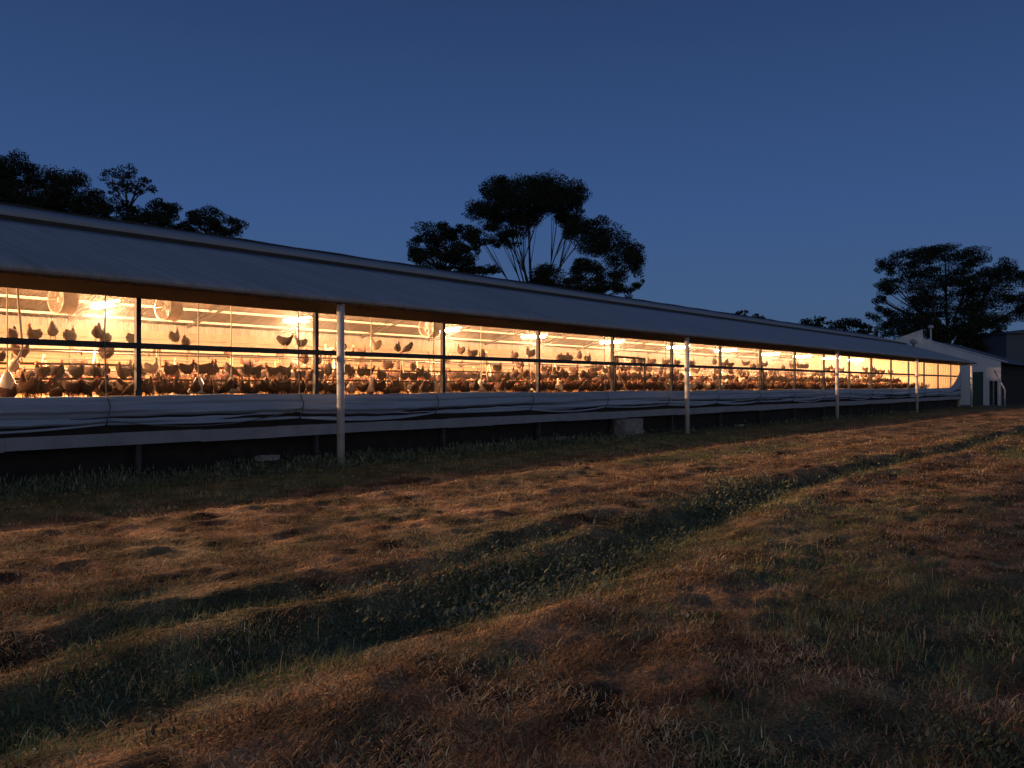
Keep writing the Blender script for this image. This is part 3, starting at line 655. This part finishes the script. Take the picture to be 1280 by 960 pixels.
m = MB(); rest = vis[LIMIT:] + [s for s in spots if px_of(s[0], s[1]) <= -14][:0]
for s in rest:
    x, y, z, place, h, pose, colr = s; me = HM[(pose, colr)]
    mt = Matrix.Translation((x, y, z)) @ Matrix.Rotation(h, 4, 'Z')
    o_ = len(m.v); m.v += [tuple(mt @ v.co) for v in me.vertices]
    for pg in me.polygons:
        m.f.append(tuple(i + o_ for i in pg.vertices)); m.mi.append(3 if (colr == 'pale' and pg.material_index == 0) else pg.material_index); m.sm.append(True)
tag(m.build('hen_flock', [M['feather'], M['comb'], M['leg'], M['litfeather']]), 'brown hens crowding the far part of the lit shed', 'hens', kind='stuff')

# ------------------------------------------------------------------ concrete bits by the shed
def block(name, px, Y, w_, d_, h_, label, mt, cat, z=0, rz=0.0, seed=1):
    r = random.Random(seed); bm = bmesh.new(); bmesh.ops.create_cube(bm, size=1)
    for v in bm.verts: v.co = Vector((v.co.x * w_, v.co.y * d_, v.co.z * h_ + h_ / 2))
    bmesh.ops.subdivide_edges(bm, edges=bm.edges[:], cuts=3, use_grid_fill=True)
    for v in bm.verts: v.co += Vector((r.uniform(-1, 1), r.uniform(-1, 1), r.uniform(-1, 1))) * .012
    me = bpy.data.meshes.new(name); bm.to_mesh(me); bm.free(); me.materials.append(mt)
    o = bpy.data.objects.new(name, me); COL.objects.link(o); o.location = (X_at(px, Y), Y, z); o.rotation_euler[2] = rz
    tag(o, label, cat); return o
block('concrete_block', 786, 14.0, 1.05, .4, .50, 'wide grey concrete block under the tarp, left of the second white post', M['concrete'], 'block', z=.05)
block('broken_slab', 334, 13.6, .42, .2, .09, 'pale broken slab lying in the weeds left of the first white post', M['concrete'], 'slab', z=.19, rz=.1, seed=2)
block('stone_lump', 701, 13.7, .32, .2, .08, 'small pale stone in the weeds left of the concrete block', M['concrete'], 'stone', z=.10, rz=.3, seed=3)
block('stone_lump', 777, 13.5, .25, .18, .07, 'small pale stone in front of the concrete block', M['concrete'], 'stone', z=.02, rz=.3, seed=4)
block('stone_lump', 924, 13.6, .4, .2, .07, 'flat pale stone in the grass right of the second white post', M['concrete'], 'stone', z=.05, rz=.0, seed=5)

# ------------------------------------------------------------------ white gabled building beyond
GXB = 76.0
wb = empty('gabled_building', (GXB, 18.3, 0), label='white corrugated gabled building with a green door beyond the end of the shed', cat='building')
def wp(mb, name, mt, parent=wb): 
    o = mb.build(name, mt, parent)
    if parent is wb: o.location = (-GXB, -18.3, 0)
    return o
def Yb(px): 
    t = (px - 640) / FPX; return GXB * (ST - CT * t) / (CT + ST * t)
def Zb(px, py): return CAMH + (482 - py) / FPX * (CT * GXB + ST * Yb(px))
yr = Yb(1153); yl = Yb(1251)
zr1, zr2, zl = Zb(1153, 413), Zb(1153, 424.5), Zb(1251, 452)
d0, d1 = Yb(1229), Yb(1213.5)        # door
o0, o1 = Yb(1247), Yb(1236.5)        # dark opening
zd, zo = Zb(1221, 465), Zb(1241, 476)
def zsl(y): return zl + (zr2 - zl) * (y - yl) / (yr - yl)
m = MB()
def wallpiece(ya, yb, za, zb=None):
    m.prism([(ya, za), (yb, za), (yb, zsl(yb)), (ya, zsl(ya))], GXB, GXB + .12)
wallpiece(yl, o0, 0); wallpiece(o0, o1, zo); wallpiece(o1, d0, 0); wallpiece(d0, d1, zd); wallpiece(d1, yr, 0)
m.prism([(yr, 0), (yr + 9, 0), (yr + 9, zr1 - 3.1), (yr, zr1)], GXB, GXB + .12)
wp(m, 'wall', M['whitewall'])
m = MB(); m.box(GXB + .12, GXB + 14, yl + .3, yl + .4, 0, zl - .1); m.box(GXB + 13.9, GXB + 14, yl + .4, yr + 9, 0, zl - .1); wp(m, 'wall', M['void_shade'])  # black walls standing in for the shaded open side of the building
m = MB()
m.prism([(yl - .45, zl - .16), (yr + .0, zr2 - .02), (yr + .0, zr2 + .03), (yl - .45, zl - .11)], GXB + .125, GXB + 14)
m.prism([(yr + .005, zr2 - .02), (yr + 9, zr2 - 3.2), (yr + 9, zr2 - 3.12), (yr + .005, zr2 + .03)], GXB + .125, GXB + 14); wp(m, 'roof', M['slate'])
m = MB(); m.prism([(yl - .45, zl - .10), (yr, zr2 + .02), (yr, zr2 + .12), (yl - .45, zl)], GXB - .06, GXB - .005); m.prism([(yr - .05, zr1 + .02), (yr + 9.2, zr1 - 3.15), (yr + 9.2, zr1 - 3.07), (yr - .05, zr1 + .10)], GXB - .06, GXB - .005); wp(m, 'barge_board', M['whitewall'])
m = MB(); arch = [(d0, 0), (d1, 0), (d1, zd - .35)] + [(d0 + (d1 - d0) * (.5 + .5 * math.cos(t)), zd - .35 + .35 * math.sin(t)) for t in np.linspace(.2, math.pi - .2, 7)] + [(d0, zd - .35)]
m.prism(arch, GXB + .03, GXB + .09); dr = wp(m, 'door', M['green'])
m = MB(); m.tube([(GXB + .0, d1 - .15, 1.0), (GXB + .0, d1 - .15, 1.2)], .02, 6); m.build('handle', M['plastic'], dr)
m = MB(); m.box(GXB + .5, GXB + .55, o0 - .2, o1 + .2, 0, zo + .2); wp(m, 'inner_wall', M['slate'])
m = MB(); m.box(GXB + .04, GXB + .10, (o0 + o1) / 2 - .05, (o0 + o1) / 2 + .05, 0, zo); wp(m, 'opening_post', M['strip'])
# brace
p0 = at_depth(1243, 463, 66); p1 = at_depth(1256, 487, 63)
m = MB(); m.tube([tuple(p0), tuple(p1)], .06, 8); m.tube([tuple(p1), (p1.x, p1.y, 0)], .05, 8); wp(m, 'brace', M['post'])
# roof vent at the end of the shed roof
m = MB(); vy = 16.6; vx = X_at(1142, vy)
m.lathe([(.10, -.1), (.10, .30), (.24, .32), (.28, .42), (.22, .55), (.10, .62), (.01, .64)], (0, 0, 0), 14)
v = m.build('vent_cowl', M['roof'], shed); v.location = (vx - X0, vy - WY, roofz(vy))
# light on a pole
lp = empty('pole_light', (GXB + 3, Yb(1163.5) * (GXB + 3) / GXB, 0), label='thin pole with a small round white light above the gabled building', cat='pole light')
dep = CT * lp.location.x + ST * lp.location.y; zt = CAMH + (482 - 409) / FPX * dep
m = MB(); m.tube([(0, 0, 0), (0, 0, zt - .12)], .07, 8); m.build('pole', M['post'], lp)
m = MB(); m.lathe([(.01, -.17), (.16, -.13), (.24, 0), (.2, .13), (.01, .2)], (0, 0, zt), 14); m.build('lamp_head', M['post'], lp)
# slate building at the right edge
bp0 = at_depth(1258, 482, 92)
sb = empty('slate_building', (bp0.x, bp0.y, 0), label='dark slate grey metal building at the right edge behind the bushes', cat='building')
m = MB(); m.box(0, 9, -9, 0, 0, 7.4); m.build('wall', M['slate'], sb)
m = MB(); m.prism([(-9.3, 7.4), (.3, 7.4), (-4.5, 8.1)], -.3, 9.3); m.build('roof', M['slate'], sb)
m = MB(); m.box(-.06, -.005, -1.9, -.9, 0, 2.3); m.build('door', M['green'], sb)
sb.rotation_euler[2] = TH - R(0)

# ------------------------------------------------------------------ trees
def tree(name, label, cat, D, clumps, base_px, seed, leaf=(.13, .08), dens=4.6, fork=None, group=None, dj=.5, trunk_r=.35, limbs=True, cols=None, wide=1.12, lobe=(.26, .50)):
    r = np.random.RandomState(seed)
    b = at_depth(base_px, 482, D); root = empty(name, (b.x, b.y, 0), label=label, cat=cat, group=group)
    px2m = D / FPX; right = Vector((ST, -CT, 0)); fwd = Vector((CT, ST, 0))
    C = []
    for (cx, cy_, rx, ry) in clumps:
        dd = r.uniform(-1, 1) * dj * rx * px2m * 1.5
        c = at_depth(cx, cy_, D) + fwd * dd; C.append((c, rx * px2m, ry * px2m))
    VV = []; CC = []
    cols = np.array(cols or [(.018, .022, .013), (.028, .033, .018), (.042, .047, .026)])
    for (c, rx, ry) in C:
        # several lobes inside each clump give an uneven outline
        rx = rx * wide; ry = ry * wide * 1.03; nl = max(8, int(7 + rx * 3.4)); lob = []
        for q in range(nl):
            a = r.rand() * 6.28; e = r.rand() ** .5 * .82
            lob.append((math.cos(a) * e * rx, r.uniform(-.5, .5) * rx, math.sin(a) * e * ry, r.uniform(*lobe)))
        area = math.pi * rx * ry; n = int(area * dens / (leaf[0] * leaf[1] * .5)); n = max(n, 60)
        li = r.randint(0, nl, n); L_ = np.array(lob)[li]
        u = r.randn(n, 3); u /= np.linalg.norm(u, axis=1)[:, None]; rad = r.rand(n) ** .28 * .93
        rad *= (1 + .18 * np.sin(u[:, 0] * 9 + li) * np.cos(u[:, 2] * 7))
        ox = L_[:, 0] + u[:, 0] * rad * rx * L_[:, 3]; od = L_[:, 1] + u[:, 1] * rad * rx * L_[:, 3]; oz = L_[:, 2] + u[:, 2] * rad * ry * L_[:, 3] * 1.05
        ctr = np.array(c)[None] + ox[:, None] * np.array(right)[None] + od[:, None] * np.array(fwd)[None]; ctr[:, 2] += oz
        d1 = r.randn(n, 3); d1[:, 2] -= .5; d1 /= np.linalg.norm(d1, axis=1)[:, None]; d2 = np.cross(d1, r.randn(n, 3)); d2 /= np.linalg.norm(d2, axis=1)[:, None]
        s = r.uniform(.6, 1.3, n)[:, None]; a_ = d1 * leaf[0] * .5 * s; b_ = d2 * leaf[1] * .5 * s
        VV.append(np.stack([ctr - a_, ctr + b_, ctr + a_, ctr - b_], 1).reshape(-1, 3))
        CC.append(np.repeat(cols[r.randint(0, len(cols), n)] * r.uniform(.7, 1.3, n)[:, None], 4, 0))
    V = np.concatenate(VV); V[:, 2] = np.maximum(V[:, 2], .05); V -= np.array([b.x, b.y, 0]); F = np.arange(len(V)).reshape(-1, 4)
    np_obj('crown', np_mesh('crown', V, F, M['leaf'], np.concatenate(CC)), root)
    # trunk and limbs
    m = MB(); fk = fork or (base_px, 470); f = at_depth(fk[0], fk[1], D)
    loc = lambda p: tuple(Vector(p) - Vector((b.x, b.y, 0)))
    m.tube([loc((b.x, b.y, -.3)), loc((b.x + .1, b.y, f.z * .5)), loc(f)], [trunk_r, trunk_r * .8, trunk_r * .62], 8)
    if limbs:
        for ci_, (c, rx, ry) in enumerate(C):
            if len(C) > 20 and (ci_ % 3 == 2 or (D > 100 and ci_ % 3)): continue
            Lc = (c - f).length
            mid = f.lerp(c, .5) + Vector((r.uniform(-.05, .05) * Lc, r.uniform(-.05, .05) * Lc, (.10 - .16 * r.rand()) * Lc))
            m.tube([loc(f), loc(f.lerp(mid, .55)), loc(mid), loc(mid.lerp(c, .6)), loc(c + Vector((0, 0, ry * .3)))], [trunk_r * .38, trunk_r * .30, trunk_r * .24, trunk_r * .16, trunk_r * .06], 6)
            for q in range(3):
                e = c + right * r.uniform(-.8, .8) * rx + Vector((0, 0, r.uniform(-.2, .8) * ry)) + fwd * r.uniform(-.4, .4) * rx
                m.tube([loc(mid), loc(mid.lerp(e, .55) + Vector((0, 0, -.15))), loc(e)], [trunk_r * .16, trunk_r * .11, trunk_r * .04], 5)
    m.build('trunk', M['bark'], root)
    return root
# the big central gum
tree('gum_tree', 'large spreading gum tree with bare forked limbs behind the middle of the shed', 'tree', 68,
     [(655, 240, 40, 22), (640, 262, 28, 18), (690, 243, 30, 20), (625, 236, 18, 13), (700, 252, 22, 14), (605, 266, 22, 13), (632, 283, 22, 12), (660, 272, 18, 10), (722, 250, 12, 14), (600, 296, 14, 8), (640, 300, 14, 8), (622, 303, 10, 6),
      (712, 278, 20, 13), (735, 290, 24, 15), (760, 300, 24, 14), (780, 318, 20, 16), (788, 334, 12, 12), (748, 312, 18, 9), (715, 268, 14, 8), (740, 335, 20, 10), (765, 348, 18, 12), (755, 362, 20, 10), (720, 348, 14, 8), (728, 332, 12, 6), (798, 356, 7, 5), (680, 350, 22, 12), (700, 362, 28, 10), (668, 357, 22, 8), (660, 230, 30, 10), (780, 366, 10, 6)],
     668, 5, fork=(668, 400), dens=4.4, wide=1.3, lobe=(.32, .58), trunk_r=.22)
tree('gum_tree', 'dense round crowned tree at the left foot of the central gum', 'tree', 62,
     [(545, 290, 26, 14), (530, 306, 20, 16), (560, 305, 26, 16), (578, 296, 18, 14), (545, 325, 28, 14), (575, 325, 18, 10), (588, 312, 12, 12), (520, 318, 10, 10), (572, 335, 24, 8), (600, 342, 26, 9)], 552, 8, fork=(555, 345), dens=4.4, trunk_r=.25)
# left group
tree('gum_tree', 'large dark rounded tree at the left edge behind the shed roof', 'tree', 58,
     [(20, 222, 30, 20), (55, 235, 30, 18), (90, 242, 30, 20), (112, 262, 24, 20), (35, 250, 36, 22), (75, 262, 40, 20), (-20, 225, 30, 22), (5, 258, 30, 20), (125, 275, 16, 10), (-40, 250, 40, 30)], 50, 12, fork=(50, 290), dens=3.8, wide=1.3)
tree('gum_tree', 'small wispy tree with two thin stems rising above the left tree group', 'tree', 70,
     [(140, 224, 14, 10), (158, 218, 15, 11), (152, 232, 14, 9), (178, 230, 14, 8), (188, 234, 8, 7), (168, 238, 8, 5), (143, 240, 8, 5)], 158, 14, leaf=(.22, .1), dens=1.9, fork=(160, 262), trunk_r=.2)
tree('gum_tree', 'low dark tree below the small wispy tree', 'tree', 66,
     [(150, 262, 18, 12), (168, 268, 16, 10), (158, 276, 24, 8)], 158, 16, dens=3.0, trunk_r=.2, fork=(158, 285), wide=1.2)
tree('gum_tree', 'flat topped dark tree between the wispy tree and the end of the left group', 'tree', 66,
     [(195, 264, 18, 12), (212, 266, 16, 12), (205, 277, 26, 8)], 204, 17, dens=3.8, trunk_r=.2, fork=(204, 288), wide=1.25)
tree('gum_tree', 'rounded dark tree at the right end of the left tree group', 'tree', 66,
     [(240, 272, 16, 9), (262, 274, 20, 11), (283, 281, 16, 10), (295, 286, 8, 7), (250, 284, 24, 8), (275, 290, 20, 5), (230, 280, 14, 8)], 262, 18, dens=3.4, trunk_r=.2, fork=(262, 296), wide=1.25)
tree('gum_tree', 'tall narrow tree just cut by the left edge of the photo', 'tree', 66,
     [(-10, 186, 12, 14), (-25, 200, 22, 22)], -18, 19, dens=3.6, trunk_r=.25, fork=(-18, 240))
# far line
tree('gum_tree', 'small distant tree showing over the roof ridge near the middle', 'tree', 150,
     [(928, 394, 13, 5), (948, 397, 9, 4), (938, 400, 22, 5)], 936, 20, leaf=(.5, .25), dens=4, trunk_r=.3, limbs=False)
tree('gum_tree', 'distant flat tree over the ridge left of the umbrella shaped one', 'tree', 140,
     [(1012, 404, 16, 5), (1024, 401, 9, 5), (1005, 408, 22, 5)], 1014, 21, leaf=(.5, .25), dens=4, trunk_r=.3, limbs=False)
tree('gum_tree', 'distant umbrella shaped tree over the ridge left of the white gable', 'tree', 140,
     [(1050, 405, 17, 6), (1066, 405, 16, 6), (1080, 411, 12, 6), (1058, 413, 28, 6), (1085, 417, 10, 5)], 1062, 22, leaf=(.45, .2), dens=3.0, trunk_r=.3, limbs=False)
# right gum
tree('gum_tree', 'very large layered gum tree behind the white gabled building', 'tree', 108,
     [(1185, 318, 30, 10), (1160, 320, 18, 9), (1210, 324, 20, 9), (1130, 325, 22, 9), (1112, 334, 12, 9), (1148, 338, 24, 8), (1125, 355, 22, 8), (1108, 362, 8, 6), (1170, 350, 30, 8), (1215, 345, 26, 8), (1195, 360, 32, 9), (1250, 334, 16, 8), (1240, 350, 24, 9), (1272, 342, 16, 8), (1290, 352, 14, 8), (1225, 370, 30, 10),
      (1145, 372, 20, 8), (1180, 378, 28, 10), (1097, 375, 7, 6), (1096, 392, 9, 7), (1110, 392, 8, 5), (1130, 395, 14, 8), (1155, 395, 22, 9), (1200, 395, 24, 10), (1240, 385, 24, 9), (1265, 372, 14, 7), (1275, 388, 20, 9), (1290, 380, 16, 12), (1130, 410, 22, 12), (1108, 408, 10, 10), (1165, 412, 26, 12), (1235, 402, 20, 8)],
     1185, 30, leaf=(.19, .11), dens=3.4, wide=1.32, lobe=(.30, .52), fork=(1185, 440), trunk_r=.55)
tree('dark_tree', 'dense dark tree directly behind the white roof slope', 'tree', 98,
     [(1190, 418, 24, 16), (1215, 425, 22, 16), (1235, 432, 18, 16), (1172, 415, 16, 14), (1248, 440, 10, 14), (1205, 440, 24, 10), (1225, 410, 18, 12)], 1210, 33, leaf=(.3, .16), dens=4.0, trunk_r=.3)
bush_rows = [(1262, 470, 13, 16, 'dark bush right of the white building below the slate wall'), (1282, 474, 14, 18, 'dark bush at the right edge below the slate wall')]
for i, (x, y, a, b_, lab) in enumerate(bush_rows):
    tree('bush', lab, 'bush', 78 + 2 * i, [(x, y, a, b_), (x - 5, y + 10, a, b_ * .6), (x + 5, y + 14, a, b_ * .6), (x, y - 8, a * .8, b_ * .6)], x, 40 + i, leaf=(.3, .15), dens=3.5, trunk_r=.1, fork=(x, 484), limbs=False, group='bushes right of the white building')
# thin weeds standing against the underfloor
print('blades', nb, 'hens', len(spots), len(rest))
